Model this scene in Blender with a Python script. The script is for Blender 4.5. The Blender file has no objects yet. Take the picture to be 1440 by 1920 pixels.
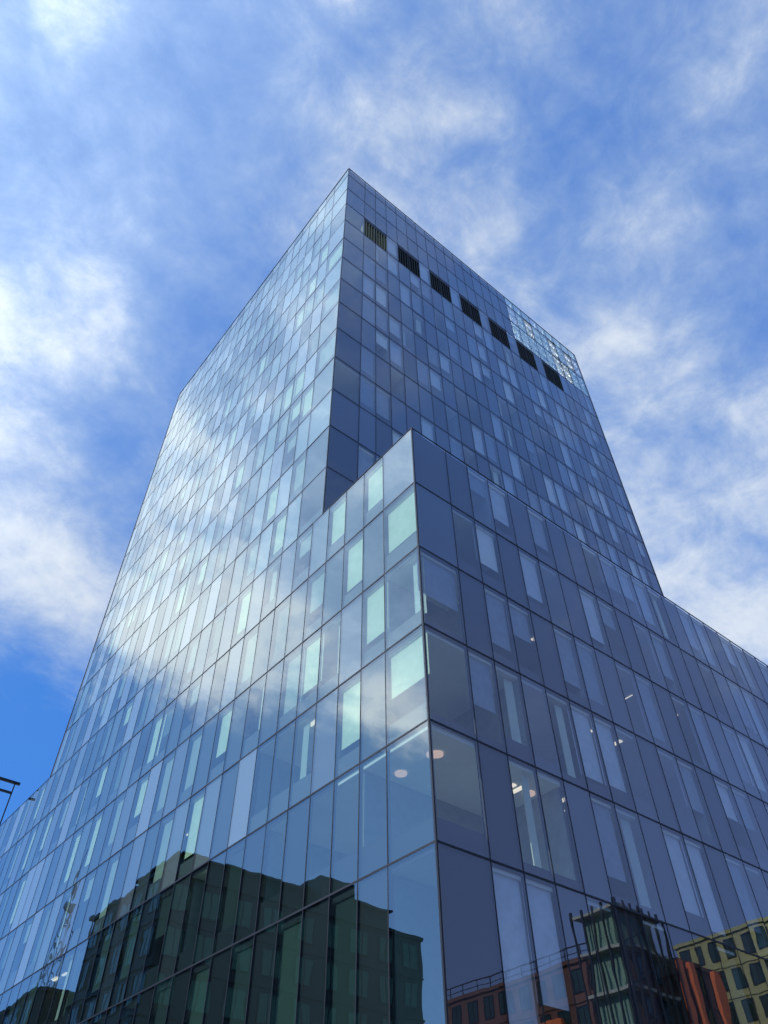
import bpy, math, random
from mathutils import Vector, Matrix
random.seed(7)
scene = bpy.context.scene
COL = scene.collection

# ------------------------------------------------------------------ camera
PITCH = math.radians(47.13); ROLL = 0.0128; F = 1407.0
CAM = Vector((-13.77, -14.56, 1.6))
fh = Vector((0.6394, 0.7688, 0.0))
fwd = Vector((fh.x*math.cos(PITCH), fh.y*math.cos(PITCH), math.sin(PITCH)))
r0 = Vector((fh.y, -fh.x, 0)); u0 = r0.cross(fwd)
ex = (r0 - u0*ROLL).normalized(); ey = (u0 + r0*ROLL).normalized(); ez = -fwd
def project(p):
    d = p - CAM
    z = d.dot(fwd)
    if z < 0.1: return None
    return (720 + F*d.dot(ex)/z, 960 - F*d.dot(ey)/z)
cam_data = bpy.data.cameras.new("camera"); cam = bpy.data.objects.new("camera", cam_data)
COL.objects.link(cam)
M = Matrix((ex, ey, ez)).transposed().to_4x4(); M.translation = CAM
cam.matrix_world = M
cam_data.sensor_fit = 'HORIZONTAL'; cam_data.sensor_width = 36; cam_data.lens = F/1440*36
cam_data.clip_end = 6000
scene.camera = cam

# ------------------------------------------------------------------ helpers
def new_mat(name):
    m = bpy.data.materials.new(name); m.use_nodes = True
    nt = m.node_tree; nt.nodes.clear()
    out = nt.nodes.new('ShaderNodeOutputMaterial')
    return m, nt, out
def principled(name, col, rough=0.6, metal=0.0, var=0.12, scale=3.0, emis=None, estr=0):
    m, nt, out = new_mat(name)
    b = nt.nodes.new('ShaderNodeBsdfPrincipled')
    n = nt.nodes.new('ShaderNodeTexNoise'); n.inputs['Scale'].default_value = scale; n.inputs['Detail'].default_value = 5
    geo = nt.nodes.new('ShaderNodeNewGeometry')
    nt.links.new(geo.outputs['Position'], n.inputs['Vector'])
    mr = nt.nodes.new('ShaderNodeMapRange')
    mr.inputs['To Min'].default_value = 1-var*2; mr.inputs['To Max'].default_value = 1+var*2
    nt.links.new(n.outputs['Fac'], mr.inputs['Value'])
    vm = nt.nodes.new('ShaderNodeVectorMath'); vm.operation = 'SCALE'
    vm.inputs[0].default_value = col
    nt.links.new(mr.outputs['Result'], vm.inputs['Scale'])
    nt.links.new(vm.outputs['Vector'], b.inputs['Base Color'])
    b.inputs['Roughness'].default_value = rough; b.inputs['Metallic'].default_value = metal
    if emis:
        b.inputs['Emission Color'].default_value = (*emis, 1); b.inputs['Emission Strength'].default_value = estr
    nt.links.new(b.outputs['BSDF'], out.inputs['Surface'])
    return m
def glass_mat(name, tint, refl, f0, rough=0.0, bump=0.02, frit=None, famt=0.3, pw=4.0):
    m, nt, out = new_mat(name)
    tr = nt.nodes.new('ShaderNodeBsdfTransparent'); tr.inputs['Color'].default_value = (*tint, 1)
    gl = nt.nodes.new('ShaderNodeBsdfGlossy'); gl.inputs['Color'].default_value = (*refl, 1); gl.inputs['Roughness'].default_value = rough
    lw = nt.nodes.new('ShaderNodeLayerWeight'); lw.inputs['Blend'].default_value = 0.5
    pwn = nt.nodes.new('ShaderNodeMath'); pwn.operation='POWER'; pwn.inputs[1].default_value = pw
    nt.links.new(lw.outputs['Facing'], pwn.inputs[0])
    fr = nt.nodes.new('ShaderNodeMath'); fr.operation='MULTIPLY_ADD'; fr.inputs[1].default_value=1-f0; fr.inputs[2].default_value=f0
    nt.links.new(pwn.outputs[0], fr.inputs[0])
    geo = nt.nodes.new('ShaderNodeNewGeometry')
    n = nt.nodes.new('ShaderNodeTexNoise'); n.inputs['Scale'].default_value = 0.8; n.inputs['Detail'].default_value = 1
    nt.links.new(geo.outputs['Position'], n.inputs['Vector'])
    bp = nt.nodes.new('ShaderNodeBump'); bp.inputs['Strength'].default_value = 1.0; bp.inputs['Distance'].default_value = bump
    nt.links.new(n.outputs['Fac'], bp.inputs['Height'])
    nt.links.new(bp.outputs['Normal'], gl.inputs['Normal'])
    inner = tr.outputs['BSDF']
    if frit:
        df = nt.nodes.new('ShaderNodeBsdfDiffuse'); df.inputs['Color'].default_value = (*frit,1)
        m2 = nt.nodes.new('ShaderNodeMixShader'); m2.inputs['Fac'].default_value = famt
        nt.links.new(tr.outputs['BSDF'], m2.inputs[1]); nt.links.new(df.outputs['BSDF'], m2.inputs[2]); inner = m2.outputs['Shader']
    mx = nt.nodes.new('ShaderNodeMixShader')
    nt.links.new(fr.outputs[0], mx.inputs['Fac'])
    nt.links.new(inner, mx.inputs[1]); nt.links.new(gl.outputs['BSDF'], mx.inputs[2])
    nt.links.new(mx.outputs['Shader'], out.inputs['Surface'])
    return m

LT=(0.75, 0.89, 0.83)
GLASS_L = glass_mat("coated_glass", LT, (0.93, 0.99, 0.98), 0.26, bump=0.0026)
FRIT_A = glass_mat("fritted_glass_silver", LT, (0.93, 0.99, 0.98), 0.27, bump=0.0026, frit=(0.55,0.66,0.70), famt=0.11)
FRIT_B = glass_mat("fritted_glass_pale", LT, (0.93, 0.99, 0.98), 0.29, bump=0.0026, frit=(0.60,0.72,0.74), famt=0.26)
GLASS_R = glass_mat("coated_glass_right", (0.90, 0.95, 0.96), (0.98, 0.95, 0.98), 0.18, bump=0.0020)
GLASS_R2 = glass_mat("coated_glass_right_dense", (0.76, 0.85, 0.90), (0.98, 0.96, 0.98), 0.25, bump=0.0020)
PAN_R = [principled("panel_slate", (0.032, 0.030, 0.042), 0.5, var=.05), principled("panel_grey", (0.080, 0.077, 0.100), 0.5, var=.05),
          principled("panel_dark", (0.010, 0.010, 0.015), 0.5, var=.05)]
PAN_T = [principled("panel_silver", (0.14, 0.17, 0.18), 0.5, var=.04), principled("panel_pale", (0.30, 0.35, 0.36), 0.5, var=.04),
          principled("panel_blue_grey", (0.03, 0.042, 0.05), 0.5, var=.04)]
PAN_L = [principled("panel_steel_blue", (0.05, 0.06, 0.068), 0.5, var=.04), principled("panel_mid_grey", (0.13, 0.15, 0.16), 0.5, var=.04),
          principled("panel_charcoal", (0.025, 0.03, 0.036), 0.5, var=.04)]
PAN_SHADE = principled("panel_painted_shade", (0.002, 0.006, 0.010), 0.5, var=.05)  # shade on the low left podium rows, put into the panel colour
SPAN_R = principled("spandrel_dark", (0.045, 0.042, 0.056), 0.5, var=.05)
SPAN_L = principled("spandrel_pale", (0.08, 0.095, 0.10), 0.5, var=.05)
SPAN_SHADE = principled("spandrel_painted_shade", (0.005, 0.013, 0.019), 0.5, var=.05)  # spandrel colour darkened to stand for the same shade
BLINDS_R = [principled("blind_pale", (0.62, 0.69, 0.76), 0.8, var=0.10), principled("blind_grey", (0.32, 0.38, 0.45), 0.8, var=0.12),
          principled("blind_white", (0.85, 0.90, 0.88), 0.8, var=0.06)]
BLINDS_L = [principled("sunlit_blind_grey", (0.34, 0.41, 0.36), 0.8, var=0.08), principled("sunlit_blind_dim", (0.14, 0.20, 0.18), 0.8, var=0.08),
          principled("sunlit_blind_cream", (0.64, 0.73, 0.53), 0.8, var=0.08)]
BL_SHADE = principled("blind_painted_shade", (0.012, 0.035, 0.034), 0.8, var=0.08)  # blinds of those rows, with the shade painted into their colour
BL_SHADE2 = principled("blind_painted_shade_pale", (0.03, 0.070, 0.058), 0.8, var=0.08)
CURT = principled("curtain_cloth", (0.68, 0.74, 0.64), 0.9, var=.06)
FRAME = principled("window_frame_metal", (0.03, 0.033, 0.04), 0.4, 0.5)
MULL = principled("mullion_metal", (0.012, 0.014, 0.022), 0.5, 0.2)
TRIM = principled("corner_trim_metal", (0.02, 0.022, 0.028), 0.4, 0.3)
CEIL = principled("ceiling_paint", (0.74, 0.78, 0.72), 0.8, var=.03)
CORE = principled("interior_wall", (0.26, 0.30, 0.28), 0.8)
LOUV = principled("louvre_metal", (0.035, 0.035, 0.028), 0.5, 0.3)
LOUVS = principled("louvre_metal_olive", (0.36, 0.33, 0.17), 0.5, 0.0)
VOID = principled("dark_void", (0.008, 0.008, 0.008), 0.9)
WHITE = principled("white_steel", (0.88, 0.92, 0.90), 0.5, var=.03)
SLABC = principled("concrete_edge", (0.30, 0.33, 0.30), 0.7)
LAMP = principled("lamp_diffuser", (0.8, 0.8, 0.75), 0.5, emis=(1.0, 0.86, 0.66), estr=0.95)
LAMPW = principled("lamp_diffuser_warm", (0.5, 0.45, 0.42), 0.5, emis=(1.0, 0.66, 0.50), estr=0.55)
STEEL = principled("dark_steel", (0.03, 0.035, 0.045), 0.5, 0.5)

class MB:
    def __init__(s): s.v=[]; s.f=[]; s.m=[]
    def quad(s, pts, mat):
        i=len(s.v); s.v += [Vector(p) for p in pts]; s.f.append(tuple(range(i,i+len(pts)))); s.m.append(mat)
    def box(s, a, b, mat):
        x0,y0,z0=a; x1,y1,z1=b
        i=len(s.v)
        s.v += [Vector(p) for p in [(x0,y0,z0),(x1,y0,z0),(x1,y1,z0),(x0,y1,z0),(x0,y0,z1),(x1,y0,z1),(x1,y1,z1),(x0,y1,z1)]]
        for q in [(0,3,2,1),(4,5,6,7),(0,1,5,4),(1,2,6,5),(2,3,7,6),(3,0,4,7)]:
            s.f.append(tuple(i+k for k in q)); s.m.append(mat)
    def beam(s, a, b, r, mat):
        a=Vector(a); b=Vector(b); d=(b-a).normalized()
        up=Vector((0,0,1)) if abs(d.z)<0.9 else Vector((1,0,0))
        p=d.cross(up).normalized()*r; q=d.cross(p).normalized()*r
        i=len(s.v)
        s.v += [a+p+q,a-p+q,a-p-q,a+p-q,b+p+q,b-p+q,b-p-q,b+p-q]
        for f in [(0,3,2,1),(4,5,6,7),(0,1,5,4),(1,2,6,5),(2,3,7,6),(3,0,4,7)]:
            s.f.append(tuple(i+k for k in f)); s.m.append(mat)
    def add(s, o):
        i=len(s.v); s.v+=o.v; s.f+=[tuple(i+k for k in f) for f in o.f]; s.m+=o.m
    def obj(s, name, parent=None, origin=None, **props):
        mats=[]
        for m in s.m:
            if m not in mats: mats.append(m)
        if origin is None: origin = Vector((0,0,0))
        me=bpy.data.meshes.new(name)
        me.from_pydata([tuple(v-origin) for v in s.v],[],s.f)
        for m in mats: me.materials.append(m)
        me.polygons.foreach_set('material_index',[mats.index(m) for m in s.m]); me.update()
        o=bpy.data.objects.new(name, me); COL.objects.link(o)
        o.location = origin
        if parent is not None:
            o.parent=parent; o.location = origin - parent.location
        for k,v in props.items(): o[k]=v
        return o
def empty(name, loc, **props):
    o=bpy.data.objects.new(name,None); o.location=loc; COL.objects.link(o); o.empty_display_size=2
    for k,v in props.items(): o[k]=v
    return o

# ------------------------------------------------------------------ main building
H = 3.67
ZP = 28.62
ZT = 77.85
YT0, YT1 = 6.68, 40.3
XT1 = 33.01
XP, YP = 50.0, 62.0
tower = empty("glass_office_tower", (0,0,0), label="tall reflective blue glass office tower rising from a wider glass podium", category="building")

def edges(first, mod, end):
    e=[0.0, first]
    while e[-1]+mod < end+0.01: e.append(e[-1]+mod)
    return e
pod_left = edges(2.03, 1.375, YP)
pod_right = edges(2.03, 1.33, XP)
tow_left = [YT0] + [y for y in pod_left if y > YT0+2.0 and y < YT1-0.8] + [YT1]
tow_right = [0, 2.05] + [2.05+1.29*k for k in range(1,25)]
pod_rows = [(2.93,10.27)] + [(10.27+H*k, 10.27+H*(k+1)) for k in range(5)]
ZR = ZP+11*H
tow_rows = [(ZP+H*k, ZP+H*(k+1)) for k in range(11)] + [(ZR,72.6),(72.6,76.2),(76.2,ZT)]

class Face:
    def __init__(s, O, T, N): s.O=Vector(O); s.T=Vector(T); s.N=Vector(N)
    def p(s,t,z,d): return s.O + s.T*t + s.N*d + Vector((0,0,z))
    def q(s,mb,t0,t1,z0,z1,d,mat):
        pts=[s.p(t0,z0,d),s.p(t1,z0,d),s.p(t1,z1,d),s.p(t0,z1,d)]
        if s.T.x==0: pts=pts[::-1]
        mb.quad(pts,mat)
FL = Face((0,0,0),(0,1,0),(1,0,0))
FR = Face((0,0,0),(1,0,0),(0,1,0))
FTR = Face((0,YT0,0),(1,0,0),(0,1,0))

def pane(face, t0, t1, z0, z1, kind, left, isp):
    mb=MB()
    tw = 0.0055 if (left and not isp) else (0.0032 if left else 0.0022)
    a=random.uniform(-1,1)*tw; b=random.uniform(-1,1)*tw*0.6
    tm=(t0+t1)/2; zm=(z0+z1)/2
    pts=[face.p(t,z, a*(t-tm)+b*(z-zm)) for t,z in [(t0,z0),(t1,z0),(t1,z1),(t0,z1)]]
    if face.T.x==0: pts=pts[::-1]
    g=GLASS_L if left else (GLASS_R if random.random()<0.6 else GLASS_R2)
    if left and kind=='solid' and z0>13:
        g=random.choices([FRIT_A,FRIT_B,GLASS_L],[4,4,2] if not isp else [4,1.0,4])[0]
    if kind=='clear' and not left: g=random.choices([GLASS_R2,FRIT_B,FRIT_A],[1,4,3])[0]
    if not (kind=='clear' and not left and random.random()<0.35): mb.quad(pts, g)
    else:
        face.q(mb,t0+.03,t0+.12,z0,z1,0.02,WHITE)
    h=z1-z0
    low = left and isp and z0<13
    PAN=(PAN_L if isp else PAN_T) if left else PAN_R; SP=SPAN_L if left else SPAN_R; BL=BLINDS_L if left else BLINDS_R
    if low: PAN=[PAN_SHADE,PAN_SHADE,PAN_L[2]]; SP=SPAN_SHADE; BL=[BL_SHADE,BL_SHADE2,BL_SHADE2]  # low left rows take the materials with painted shade
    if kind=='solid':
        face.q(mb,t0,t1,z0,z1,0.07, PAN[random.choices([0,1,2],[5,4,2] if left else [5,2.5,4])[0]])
    elif kind=='darksolid':
        face.q(mb,t0,t1,z0,z1,0.07, PAN_R[2])
    elif kind=='clear':
        pass
    else:
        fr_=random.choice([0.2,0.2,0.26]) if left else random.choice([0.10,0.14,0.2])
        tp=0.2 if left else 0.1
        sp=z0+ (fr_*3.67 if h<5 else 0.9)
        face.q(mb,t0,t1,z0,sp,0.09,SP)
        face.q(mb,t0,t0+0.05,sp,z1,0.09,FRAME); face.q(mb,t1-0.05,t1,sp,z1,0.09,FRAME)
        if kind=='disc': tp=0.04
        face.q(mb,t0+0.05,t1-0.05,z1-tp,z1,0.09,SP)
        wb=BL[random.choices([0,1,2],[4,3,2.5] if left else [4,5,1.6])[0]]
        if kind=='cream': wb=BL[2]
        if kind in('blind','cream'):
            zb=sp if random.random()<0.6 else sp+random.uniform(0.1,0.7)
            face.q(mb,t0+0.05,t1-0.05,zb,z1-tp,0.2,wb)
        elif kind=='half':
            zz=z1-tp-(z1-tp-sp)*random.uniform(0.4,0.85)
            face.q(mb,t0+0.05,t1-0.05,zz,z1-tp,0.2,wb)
        elif kind=='curtain':
            n=9; w=(t1-t0)*random.uniform(0.25,0.5); ts=t0+0.1 if random.random()<.5 else t1-0.1-w
            for k in range(n):
                ta=ts+w*k/n; tb=ts+w*(k+1)/n; da=0.3+0.07*(k%2); db=0.3+0.07*((k+1)%2)
                pts=[face.p(ta,sp,da),face.p(tb,sp,db),face.p(tb,z1-.25,db),face.p(ta,z1-.25,da)]
                mb.quad(pts,CURT)
    return mb, face.p(tm,zm,0)

items={'window':[], 'cladding_panel':[]}
def area(face,t0,t1,z0,z1):
    ps=[project(face.p(t,z,0)) for t,z in [(t0,z0),(t1,z0),(t1,z1),(t0,z1)]]
    if any(p is None for p in ps): return 0
    cx=sum(p[0] for p in ps)/4; cy=sum(p[1] for p in ps)/4
    if not(-20<cx<1460 and -20<cy<1940): return 0
    return abs(sum(ps[i][0]*ps[(i+1)%4][1]-ps[(i+1)%4][0]*ps[i][1] for i in range(4)))/2
SH=[0,2,1,2,0,2,1,0,2,0,1,2,1,0]*2
FORCE={('L',0,5):'solid',('L',0,4):'cream',('L',0,3):'curtain',('L',0,2):'half',('L',0,1):'disc',('L',1,1):'disc',('L',2,1):'disc',('L',3,1):'open',('L',0,0):'open',('L',1,0):'solid',
 ('L',2,2):'cream',('L',1,3):'half',('L',2,4):'cream',('L',1,5):'cream',('L',3,5):'cream',('L',3,3):'curtain',('L',4,3):'cream',('L',4,2):'curtain',('L',5,2):'open',
 ('R',0,5):'solid',('R',0,4):'darksolid',('R',0,3):'half',('R',0,2):'open',('R',0,1):'disc',('R',3,1):'disc',('R',0,0):'darksolid',('R',1,0):'half',('R',2,0):'half',('R',2,2):'curtain',('R',3,2):'open',('R',4,2):'curtain'}
def facade(face, cols, rows, left, base_row, skip=None):
    for j,(z0,z1) in enumerate(rows):
        for i in range(len(cols)-1):
            t0,t1=cols[i],cols[i+1]
            if skip and skip(i,j,t0,z0): continue
            J=j+base_row
            if left: solid = ((i+J)%2==1)
            else: solid = ((i+SH[J])%3==0)
            if random.random()<(0.09 if left else 0.05): solid = not solid
            if not left and base_row==6 and i==0: kind=random.choice(['darksolid','open','darksolid','solid'])
            elif solid: kind='solid'
            else: kind = random.choices(['blind','half','open','curtain'],[5,3,2.2,1.2] if left else [6,2.6,2.6,1.1])[0]
            if z0>=ZR-0.1:
                kind='solid'
                if left and z0>76 and i%2==1: kind='clear'
                if not left and t0>21: kind='clear'
            if not left and base_row==0 and j==0 and i>=4: kind=random.choice(['darksolid','darksolid','open'])
            f=FORCE.get(('L' if left else 'R',i,j))
            if f and base_row==0: kind=f
            mb,c=pane(face,t0,t1,z0,z1,kind,left,base_row==0)
            key='cladding_panel' if kind in('solid','darksolid') else 'window'
            items[key].append((area(face,t0,t1,z0,z1),mb,c))
facade(FL,pod_left,pod_rows,True,0)
facade(FR,pod_right,pod_rows,False,0)
facade(FL,tow_left,tow_rows,True,6)
louv_cols=[(3*k+1,3*k+2) for k in range(7)]
lset={c for p in louv_cols for c in p}
facade(FTR,tow_right,tow_rows,False,6,skip=lambda i,j,t,z:(j==10 and i in lset))
for key,lst in items.items():
    lst.sort(key=lambda x:-x[0])
    for a,mb,c in lst[:100]: mb.obj(key,tower,c)
    rest=MB()
    for a,mb,c in lst[100:]: rest.add(mb)
    rest.obj(key+"s",tower,kind="stuff")

# mullion grids
def grid(face, cols, rows, wv, wh, name):
    mb=MB()
    zb=rows[0][0]; zt=rows[-1][1]
    def fbox(t0,t1,z0,z1,d0,d1):
        a=face.p(t0,z0,d0); b=face.p(t1,z1,d1)
        mb.box((min(a.x,b.x),min(a.y,b.y),z0),(max(a.x,b.x),max(a.y,b.y),z1),MULL)
    zs=[zb]+[r[1] for r in rows[:-1]]
    for t in cols[1:-1]:
        fbox(t-wv/2,t+wv/2,zb,zt,-0.008,0.06)
    for z in zs:
        fbox(cols[0]+0.03,cols[-1],z-wh/2,z+wh/2,-0.014,0.066)
    return mb.obj(name,tower)
grid(FL,pod_left,pod_rows,0.034,0.06,"podium_mullion_grid")
grid(FR,pod_right,pod_rows,0.034,0.06,"podium_mullion_grid")
grid(FL,tow_left,tow_rows,0.026,0.04,"tower_mullion_grid")
grid(FTR,tow_right,tow_rows,0.042,0.06,"tower_mullion_grid")

# corner trims and copings
mb=MB(); mb.box((-0.03,-0.03,0),(0.03,0.03,ZP+0.05),TRIM); mb.obj("corner_trim",tower)
mb=MB(); mb.box((-0.03,YT0-0.03,ZP-0.02),(0.03,YT0+0.03,ZT+0.05),TRIM); mb.obj("corner_trim",tower)
mb=MB(); mb.box((-0.035,YT1-0.03,ZP),(0.1,YT1+0.03,ZT+0.05),TRIM); mb.obj("corner_trim",tower)
mb=MB(); mb.box((XT1-0.03,YT0-0.035,ZP),(XT1+0.04,YT0+0.1,ZT+0.05),TRIM); mb.obj("corner_trim",tower)
mb=MB(); mb.box((-0.02,0.031,ZP),(0.25,YT0,ZP+0.035),MULL); mb.obj("podium_coping",tower)
mb=MB(); mb.box((-0.02,YT1,ZP),(0.25,YP,ZP+0.035),MULL); mb.obj("podium_coping",tower)
mb=MB(); mb.box((0.031,-0.02,ZP),(XP,0.03,ZP+0.035),MULL); mb.obj("podium_coping",tower)
mb=MB(); mb.box((-0.036,YT0+0.031,ZT),(0.3,YT1,ZT+0.06),MULL); mb.obj("tower_coping",tower)
mb=MB(); mb.box((0.031,YT0-0.036,ZT),(XT1,YT0+0.03,ZT+0.06),MULL); mb.obj("tower_coping",tower)

# structure: slabs, cores, partitions
mb=MB()
zl=[10.27+H*k for k in range(5)]
for z in zl: mb.box((0.12,0.12,z-0.2),(XP-0.3,YP-0.3,z+0.15),CEIL)
mb.box((0.12,0.12,ZP-0.25),(XP-0.2,YP-0.2,ZP-0.05),CEIL)
for k in range(1,11):
    z=ZP+H*k; mb.box((0.12,YT0+0.12,z-0.2),(XT1-0.2,YT1-0.2,z+0.15),CEIL)
mb.box((0.12,YT0+0.12,ZR-0.2),(XT1-0.2,YT1-0.2,ZR),CEIL)
mb.obj("floor_slab",tower)
mb=MB()
mb.box((5.5,5.5,0),(XP-1,YP-1,ZP-0.3),CORE)
mb.box((5.5,YT0+5.0,ZP),(XT1-1,YT1-1,ZR-0.3),CORE)
zz=[2.93]+zl
for j,z in enumerate(zz+[ZP+H*k for k in range(11)]):
    podium = z<ZP-0.1
    top = z+H-0.21 if z>5 else 10.0
    cl = pod_left if podium else tow_left; cr = pod_right if podium else tow_right
    oy = 0.12 if podium else YT0+0.12
    for i in range(1+j%3,len(cl)-2,4):
        if cl[i] > (0.5 if podium else YT0+6): mb.box((0.22,cl[i]-0.05,z+0.16),(5.5,cl[i]+0.05,top),CORE)
    for i in range(2+(j*2)%3,len(cr)-2,4):
        mb.box((cr[i]-0.05,oy+0.1,z+0.16),(cr[i]+0.05,oy+5.2,top),CORE)
mb.obj("inner_wall",tower)
mb=MB()
mb.box((XP-0.2,0,0),(XP,YP,ZP),PAN_R[1]); mb.box((0,YP-0.2,0),(XP-0.2,YP,ZP),PAN_R[1])
mb.box((XT1-0.2,YT0+0.1,ZP),(XT1,YT1,ZR),PAN_R[1]); mb.box((0,YT1-0.2,ZP),(XT1-0.2,YT1,ZT),PAN_R[1])
mb.box((0.02,0.02,0),(XP-0.3,0.3,2.9),PAN_R[2]); mb.box((0.02,0.3,0),(0.3,YP-0.3,2.9),PAN_R[2])
mb.obj("rear_wall",tower)

# louvres
for li,(a,b) in enumerate(louv_cols):
    mb=MB(); t0=tow_right[a]; t1=tow_right[b+1]; z0=ZP+10*H+0.03; z1=ZR-0.5
    LM=LOUVS if li==0 else LOUV
    mb.box((t0,YT0+0.5,z0),(t1,YT0+0.55,z1),VOID)
    mb.box((t0,YT0,z1),(t1,YT0+0.5,ZR-0.03),PAN_R[0])
    mb.box((t0+0.02,YT0-0.01,z0),(t0+0.08,YT0+0.5,z1),LM); mb.box((t1-0.08,YT0-0.01,z0),(t1-0.02,YT0+0.5,z1),LM)
    mb.box((t0+.08,YT0+0.02,z0),(t1-.08,YT0+0.5,z0+0.06),LM)
    n=9
    for k in range(1,n):
        t=t0+(t1-t0)*k/n; mb.box((t-0.03,YT0+0.01,z0+0.06),(t+0.03,YT0+0.28,z1),LM)
    mb.box((t0+.08,YT0+0.29,(z0+z1)/2-0.05),(t1-.08,YT0+0.35,(z0+z1)/2+0.05),LM)
    mb.obj("louvre",tower,Vector(((t0+t1)/2,YT0,z0)))

# open roof screen
mb=MB()
cs=[t for t in tow_right if t>21.3]
zs=[ZR+0.2+(ZT-ZR-0.3)*k/6 for k in range(7)]
rr=random.Random(3)
for q in range(len(cs)):
    for r in range(6):
        if rr.random()<0.8: mb.beam((cs[q]-0.1,YT0+.2,zs[r]),(cs[q]-0.1,YT0+.2,zs[r+1]),0.08,WHITE)
        if rr.random()<0.7: mb.beam((cs[q]-0.6,YT0+1.1,zs[r]),(cs[q]-0.6,YT0+1.1,zs[r+1]),0.07,WHITE)
        if q<len(cs)-1:
            if rr.random()<0.8: mb.beam((cs[q]-0.1,YT0+.2,zs[r]),(cs[q+1]-0.1,YT0+.2,zs[r]),0.08,WHITE)
            if rr.random()<0.7: mb.beam((cs[q]-0.1,YT0+1.1,zs[r]),(cs[q+1]-0.1,YT0+1.1,zs[r]),0.08,WHITE)
            if rr.random()<0.35: mb.beam((cs[q]-.1,YT0+1.1,zs[r]),(cs[q+1]-.1,YT0+.2,zs[r+1]),0.06,WHITE)
            if rr.random()<0.6: mb.box((cs[q],YT0+.3,zs[r]+.1),(cs[q+1]-rr.uniform(.2,.8),YT0+.35,zs[r]+rr.uniform(.3,.9)),WHITE)
        mb.beam((cs[q]-0.1,YT0+0.2,zs[r]),(cs[q]-0.1,YT0+1.1,zs[r]),0.06,WHITE)
y=YT0+2
while y<YT1:
    mb.beam((XT1-0.2,y,ZR),(XT1-0.2,y,ZT),0.08,WHITE); y+=2.0
for z in zs: mb.beam((XT1-0.2,YT0+.3,z),(XT1-0.2,YT1-.3,z),0.08,WHITE)
mb.obj("open_roof_screen",tower)

# rooftop davit arm on the podium
mb=MB()
mb.beam((0.2,51.5,ZP),(0.2,51.5,ZP+4.1),0.045,STEEL)
mb.beam((-2.2,51.5,ZP+4.2),(0.6,51.5,ZP+4.2),0.10,STEEL); mb.beam((-2.2,51.5,ZP+3.3),(0.2,51.5,ZP+3.3),0.08,STEEL)
mb.obj("roof_davit_arm",tower)

# ceiling lamps
def disc(r,mat):
    mb=MB(); n=20
    mb.quad([(r*math.cos(-2*math.pi*k/n),r*math.sin(-2*math.pi*k/n),-0.06) for k in range(n)],mat)
    for k in range(n):
        a=-2*math.pi*k/n; b=-2*math.pi*(k+1)/n
        mb.quad([(r*math.cos(a),r*math.sin(a),0),(r*math.cos(b),r*math.sin(b),0),(r*math.cos(b),r*math.sin(b),-0.06),(r*math.cos(a),r*math.sin(a),-0.06)],mat)
    return mb
md=disc(0.2,LAMPW).obj("ceiling_lamp",tower)
mr=MB(); mr.box((-0.08,-0.3,-0.04),(0.08,0.3,0),LAMP); mr=mr.obj("ceiling_lamp",tower)
sites=[]
for y in (1.45,3.0,4.6): sites.append((md,(1.2,y-.25,13.74)))
for x in (1.3,5.5): sites.append((md,(x,1.1,13.74)))
for j in range(0,3):
    z=13.94+H*j
    for k in range(7 if j<1 else 4):
        sites.append((mr,(random.uniform(.5,1.6),random.uniform(6,34),z-0.2)))
        sites.append((mr,(random.uniform(3,22),random.uniform(.5,1.6),z-0.2)))
first={md:True,mr:True}
for src,loc in sites:
    if first[src]: o=src; first[src]=False
    else:
        o=src.copy(); o.parent=tower; COL.objects.link(o)
    o.location=loc

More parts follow.
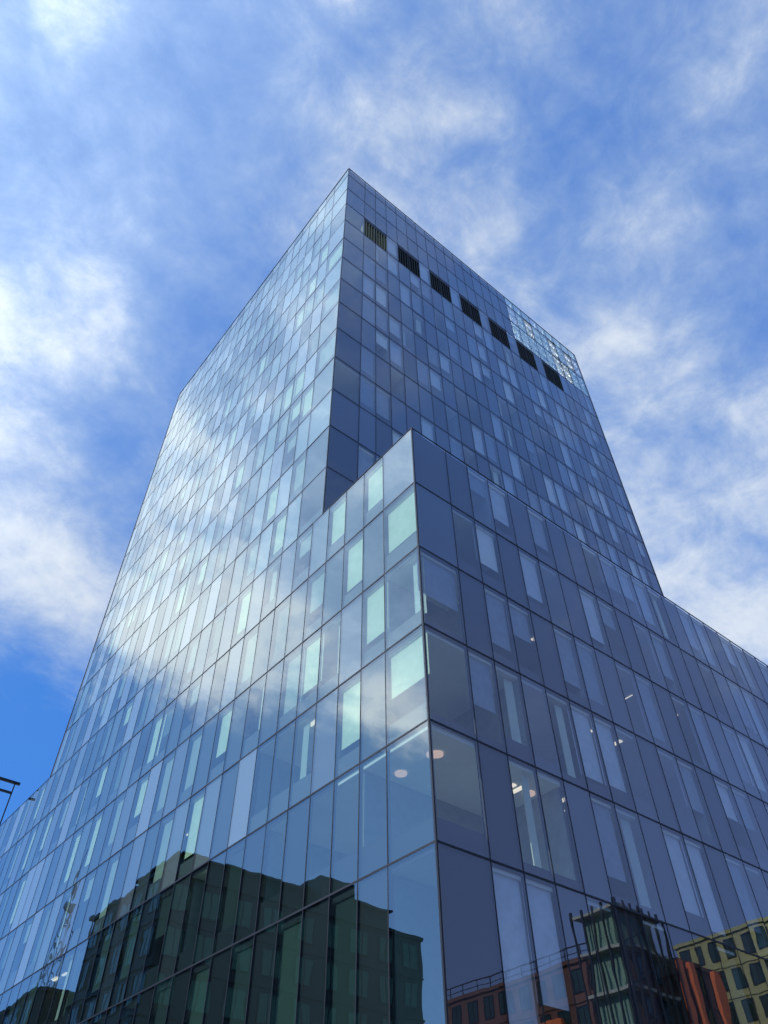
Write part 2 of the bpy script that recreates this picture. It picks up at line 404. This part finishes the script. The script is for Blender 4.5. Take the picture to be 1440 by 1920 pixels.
# ------------------------------------------------------------------ neighbours (seen mirrored in the glass)
NG = glass_mat("neighbour_glass",(0.6,0.75,0.68),(0.9,0.95,0.95),0.04,bump=0.001)
NGB = principled("window_backing",(0.03,0.05,0.045),0.6)
NGREEN = principled("green_window_backing",(0.12,0.28,0.20),0.6)  # plain green backing behind the apartment windows
NBAY = principled("atrium_interior",(0.16,0.28,0.22),0.6)
def neighbour(name,label,x0,x1,y0,y1,h,floors,faces,wallmat,setback=0):
    e=empty(name,((x0+x1)/2,(y0+y1)/2,0),label=label,category="building")
    mb=MB(); mb.box((x0,y0,0),(x1,y1,h),wallmat)
    mb.box((x0-.25,y0-.25,h),(x1+.25,y1+.25,h+0.35),wallmat)
    fh_=(h-4)/floors
    for k in range(floors):
        z=4+fh_*k-0.15
        mb.box((x0-.12,y0-.12,z),(x1+.12,y1+.12,z+0.2),wallmat)
    mb.obj("wall",e)
    if setback:
        mb=MB(); mb.box((x0+setback,y0+setback,h+.35),(x1-setback,y1-setback*1.5,h+3),wallmat); mb.box((x0+setback-.4,y0+setback-.4,h+3),(x1-setback+.4,y1-setback*1.5+.4,h+3.2),STEEL)
        mb.box((x0+8,y0+1,h+.35),(x0+13,y0+6,h+4.2),wallmat); mb.obj("penthouse",e)
    src={}
    for axis,sign,n in faces:
        L=(y1-y0) if axis=='x' else (x1-x0)
        w=L/n*0.6; hh=fh_*0.66
        for i in range(n):
            for k in range(floors):
                t=(i+0.5)*L/n; z=4+fh_*k+fh_*0.2
                if axis=='x': loc=Vector((x1 if sign>0 else x0, y0+t, z))
                else: loc=Vector((x0+t, y1 if sign>0 else y0, z))
                key=(axis,sign)
                if key not in src:
                    m=MB(); s=sign
                    def B(a0,a1,z0,z1,d0,d1,mat):
                        if axis=='x': m.box((min(s*d0,s*d1),a0,z0),(max(s*d0,s*d1),a1,z1),mat)
                        else: m.box((a0,min(s*d0,s*d1),z0),(a1,max(s*d0,s*d1),z1),mat)
                    B(-w/2,w/2,0,hh,0.01,0.03,NGREEN if name=="apartment_block" else NGB)
                    B(-w/2,-w/2+.08,0,hh,0.03,0.12,FRAME);B(w/2-.08,w/2,0,hh,0.03,0.12,FRAME)
                    B(-.04,.04,0.08,hh-.08,0.03,0.11,FRAME)
                    B(-w/2+.08,w/2-.08,0,.08,0.03,0.12,FRAME);B(-w/2+.08,w/2-.08,hh-.08,hh,0.03,0.12,FRAME)
                    d=s*0.07
                    if axis=='x': m.quad([(d,-w/2+.08,.08),(d,w/2-.08,.08),(d,w/2-.08,hh-.08),(d,-w/2+.08,hh-.08)],NG)
                    else: m.quad([(-w/2+.08,d,.08),(w/2-.08,d,.08),(w/2-.08,d,hh-.08),(-w/2+.08,d,hh-.08)],NG)
                    o=m.obj("window",e); src[key]=o
                else:
                    o=src[key].copy(); o.parent=e; COL.objects.link(o)
                o.location=loc-e.location
    return e
W1=principled("dark_cladding",(0.005,0.018,0.024),0.6)
W2=principled("brown_brick",(0.12,0.06,0.045),0.85,scale=6)
W3=principled("tan_stone",(0.32,0.33,0.15),0.85)
W4=principled("grey_render",(0.03,0.045,0.055),0.8)
OR=principled("orange_panel",(0.70,0.17,0.05),0.6)
neighbour("apartment_block","dark green-grey apartment block with regular windows and penthouse",-45,-15,51,66,28.9,7,[('x',1,5),('y',-1,9)],W1,setback=2.5)
b2=neighbour("brick_building","brown brick building with orange panels and glazed corner",51,66,-60,-30,24.5,7,[('x',-1,13),('y',1,6)],W2)
for xx,ww in ((58.2,.5),(60.0,.35),(64.6,.5)):
    m=MB(); m.box((xx-ww,-29.8,0),(xx+ww,-29.4,24.6),OR); m.obj("orange_panel",b2)
m=MB(); m.box((50.3,-50,8),(50.85,-38,20.5),OR); m.obj("orange_panel",b2)
m=MB()
m.box((50.6,-33.6,0),(55.8,-30.2,28),NBAY)
for k in range(9): m.box((49.6,-34,1.2+3.3*k),(56.5,-29.2,1.45+3.3*k),SLABC)
for k in range(7): m.beam((49.6+1.15*k,-29.15,0),(49.6+1.15*k,-29.15,28.2),.09,FRAME)
for k in range(1,5): m.beam((49.55,-29.2-1.2*k,0),(49.55,-29.2-1.2*k,28.2),.09,FRAME)
for k in range(8): m.beam((49.6,-29.15,1.3+3.3*k),(56.5,-29.15,4.6+3.3*k),.06,FRAME)
m.obj("glazed_bay",b2)
m=MB()
for k in range(14): m.beam((51.2,-59+2*k,24.85),(51.2,-59+2*k,26),.04,STEEL)
m.beam((51.2,-59.5,26),(51.2,-34,26),.05,STEEL); m.beam((51.2,-59.5,25.4),(51.2,-34,25.4),.03,STEEL)
m.obj("roof_railing",b2)
neighbour("stone_office_building","tan stone office building with rows of windows",72,110,-38,-20,30,9,[('y',1,2),('x',-1,9)],W3)
neighbour("low_office_block","plain grey office block across the street",-45,-15,76,112,25,6,[('x',1,10)],W4)

# tower crane (seen as a faint reflection)
crane=empty("tower_crane",(-40,152,0),label="distant grey steel tower crane above the rooftops",category="crane")
CR=principled("crane_steel",(0.28,0.32,0.35),0.6)
m=MB()
for sx in (-1,1):
    for sy in (-1,1): m.beam((-40+sx*.8,152+sy*.8,0),(-40+sx*.8,152+sy*.8,60),0.07,CR)
for k in range(20):
    z=3*k; s=.8 if k%2 else -.8
    for sy in (-1,1): m.beam((-40-s,152+sy*.8,z),(-40+s,152+sy*.8,z+3),0.05,CR)
    for sx in (-1,1): m.beam((-40+sx*.8,152-s,z),(-40+sx*.8,152+s,z+3),0.05,CR)
m.obj("mast",crane)
m=MB(); m.beam((-40,152,60),(-41.5,153,72),0.12,CR); m.obj("jib",crane)
m=MB(); m.box((-40.7,151,58.6),(-39.3,152.4,60),CR); m.obj("cab",crane)

# ------------------------------------------------------------------ ground
ASPH=principled("asphalt",(0.05,0.05,0.052),0.9,scale=8); PAVE=principled("paving",(0.25,0.24,0.23),0.85,scale=5)
GRD=principled("ground_surface",(0.12,0.12,0.11),0.9,scale=0.5); LINE=principled("road_paint",(0.75,0.75,0.7),0.7)
m=MB(); m.quad([(-3000,-3000,0),(3000,-3000,0),(3000,3000,0),(-3000,3000,0)],GRD); m.obj("ground",kind="structure")
m=MB(); m.quad([(-11,-300,0.004),(-4,-300,0.004),(-4,300,0.004),(-11,300,0.004)],ASPH); m.quad([(-4,-19,0.004),(300,-19,0.004),(300,-4,0.004),(-4,-4,0.004)],ASPH); m.obj("road",kind="structure")
m=MB()
for k in range(-40,40): m.quad([(-7.57,k*6,0.008),(-7.43,k*6,0.008),(-7.43,k*6+3,0.008),(-7.57,k*6+3,0.008)],LINE)
m.obj("road_marking",kind="structure")
m=MB(); m.box((-4,-4,0.0),(-0.1,300,0.12),PAVE); m.box((-0.1,-4,0),(300,-0.1,0.12),PAVE); m.box((-15,-300,0),(-11,300,0.12),PAVE); m.obj("pavement",kind="structure")

# ------------------------------------------------------------------ sun + sky
SUN_EL=math.radians(28)
sd=Vector((-0.967,0.254,0)).normalized()*math.cos(SUN_EL)+Vector((0,0,math.sin(SUN_EL)))
sun=bpy.data.lights.new("sun",'SUN'); sun.energy=3.0; sun.angle=math.radians(0.5); sun.color=(1,0.97,0.92)
so=bpy.data.objects.new("sun",sun); COL.objects.link(so); so.rotation_mode='QUATERNION'; so.rotation_quaternion=sd.to_track_quat('Z','Y')

w=bpy.data.worlds.new("World"); scene.world=w; w.use_nodes=True
nt=w.node_tree; nt.nodes.clear()
out=nt.nodes.new('ShaderNodeOutputWorld'); bg=nt.nodes.new('ShaderNodeBackground'); bg.inputs['Strength'].default_value=0.1
nt.links.new(bg.outputs[0],out.inputs[0])
sky=nt.nodes.new('ShaderNodeTexSky'); sky.sky_type='NISHITA'; sky.sun_disc=False; sky.sun_elevation=SUN_EL; sky.sun_rotation=math.atan2(sd.x,sd.y)
sky.air_density=1.0; sky.dust_density=0.2; sky.ozone_density=3.0
hs=nt.nodes.new('ShaderNodeVectorMath'); hs.operation='MULTIPLY'; hs.inputs[1].default_value=(1.6,2.3,3.3)
nt.links.new(sky.outputs[0],hs.inputs[0])
tc=nt.nodes.new('ShaderNodeTexCoord')
def mth(op,a,b=None,c=None,clamp=False):
    n=nt.nodes.new('ShaderNodeMath'); n.operation=op; n.use_clamp=clamp
    for i,x in enumerate((a,b,c)):
        if x is None: continue
        if isinstance(x,(int,float)): n.inputs[i].default_value=x
        else: nt.links.new(x,n.inputs[i])
    return n.outputs[0]
def smooth(x,a,b,lo=0.0,hi=1.0):
    n=nt.nodes.new('ShaderNodeMapRange'); n.interpolation_type='SMOOTHSTEP'
    nt.links.new(x,n.inputs['Value']); n.inputs['From Min'].default_value=a; n.inputs['From Max'].default_value=b
    n.inputs['To Min'].default_value=lo; n.inputs['To Max'].default_value=hi
    return n.outputs['Result']
def mixc(f,a,b):
    n=nt.nodes.new('ShaderNodeMix'); n.data_type='RGBA'
    for s,x in (('Factor',f),('A',a),('B',b)):
        if isinstance(x,float): n.inputs[s].default_value=x
        elif isinstance(x,tuple): n.inputs[s].default_value=(*x,1)
        else: nt.links.new(x,n.inputs[s])
    return n.outputs['Result']
def scalec(c,f):
    n=nt.nodes.new('ShaderNodeVectorMath'); n.operation='SCALE'; nt.links.new(c,n.inputs[0]); nt.links.new(f,n.inputs['Scale']); return n.outputs[0]
nrm=nt.nodes.new('ShaderNodeVectorMath'); nrm.operation='NORMALIZE'; nt.links.new(tc.outputs['Generated'],nrm.inputs[0])
D=nrm.outputs[0]
sep=nt.nodes.new('ShaderNodeSeparateXYZ'); nt.links.new(D,sep.inputs[0])
def noise(scale,detail,rough,dist,off=(0,0,0),st=(1,1,1)):
    mp=nt.nodes.new('ShaderNodeMapping'); mp.inputs['Location'].default_value=off; mp.inputs['Scale'].default_value=st
    nt.links.new(D,mp.inputs['Vector'])
    n=nt.nodes.new('ShaderNodeTexNoise'); n.inputs['Scale'].default_value=scale; n.inputs['Detail'].default_value=detail; n.inputs['Roughness'].default_value=rough; n.inputs['Distortion'].default_value=dist
    nt.links.new(mp.outputs[0],n.inputs['Vector']); return n.outputs['Fac']
n1=noise(5.0,10,0.60,0.25,(3.1,1.7,0.4),(1,1,1.5))
n2=noise(2.2,3,0.5,0.2,(7.3,2.2,1.2))
n3=noise(12.0,9,0.64,0.35,(1.3,5.2,2.2),(1,1,1.6))
grad=mixc(smooth(sep.outputs['Z'],0.35,0.95),(0.38,2.1,6.9),(0.95,2.5,6.8))
base=mixc(0.8,hs.outputs[0],grad)
# cloud banks and gaps: compass azimuth from +Y, elevation, weight, radius (degrees)
banks=[(-17,63,-.06,9),(-1,50,.18,7),(0,57,.08,4),(7,39,.18,7),(10,48,-.16,3),(10,59,-.08,5),(4,73,-.04,5),
 (84,69,-.08,7),(105,66,.05,7),(55,67,.10,6),(73,46,.16,11),(69,56,.08,7),(38,80,.10,7),(69,62,-.06,4),(19,75,.08,6),(72,36,.16,8),
 (-18,45,.34,8),(-23,60,.14,9),(-30,50,-.14,5),(-19,35,.34,6),(-39,31,.32,5),(-32,37,.20,6),
 (124,36,-.30,16),(130,57,-.25,14)]
def gain(x,g): return mth('MULTIPLY',mth('SUBTRACT',x,0.5),g)
acc=mth('ADD',gain(n1,1.1),0.53)
acc=mth('ADD',acc,gain(n2,0.3)); acc=mth('ADD',acc,gain(n3,0.56))
def ddot(v):
    dt=nt.nodes.new('ShaderNodeVectorMath'); dt.operation='DOT_PRODUCT'; nt.links.new(D,dt.inputs[0]); dt.inputs[1].default_value=v
    return dt.outputs['Value']
for az,el,wt,rad in banks:
    a=math.radians(az); e_=math.radians(el)
    d=Vector((math.sin(a)*math.cos(e_),math.cos(a)*math.cos(e_),math.sin(e_)))
    k=1/(1-math.cos(math.radians(rad)))
    e=mth('EXPONENT',mth('MULTIPLY',mth('SUBTRACT',ddot(d),1.0),k))
    acc=mth('MULTIPLY_ADD',e,wt,acc)
mask=smooth(acc,0.19,0.88)
gate=smooth(mth('ADD',sep.outputs['Z'],gain(n1,0.30)),0.49,0.56)
mask=mth('MULTIPLY',mask,gate)
bright=smooth(acc,0.48,1.06)
cloud=mixc(bright,(3.7,5.1,7.7),(8.2,8.8,9.5))
sunside=smooth(ddot(sd),0.30,0.95,1.0,2.2)
sunside2=smooth(ddot(sd),0.30,0.95,1.0,1.4)
haze_sun=mth('MULTIPLY',smooth(ddot(sd),0.25,0.9,0.0,0.30),gate)
b1=scalec(base,sunside2)
b1=mixc(haze_sun,b1,(7.5,9.0,11.0))
b1=mixc(smooth(ddot(sd),0.25,0.9,0.0,0.45),b1,(3.6,5.6,8.4))
haze_anti=mth('MULTIPLY',smooth(ddot(Vector((0.35,-0.85,0.40)).normalized()),0.25,0.85,0.0,0.60),smooth(sep.outputs['Z'],0.50,0.85,1.0,0.30))
b1=mixc(haze_anti,b1,(2.3,2.7,4.4))
final=mixc(mth('MULTIPLY',mask,0.94),b1,scalec(cloud,sunside))
nt.links.new(final,bg.inputs['Color'])
scene.view_settings.view_transform='Standard'; scene.view_settings.look='None'; scene.view_settings.exposure=0
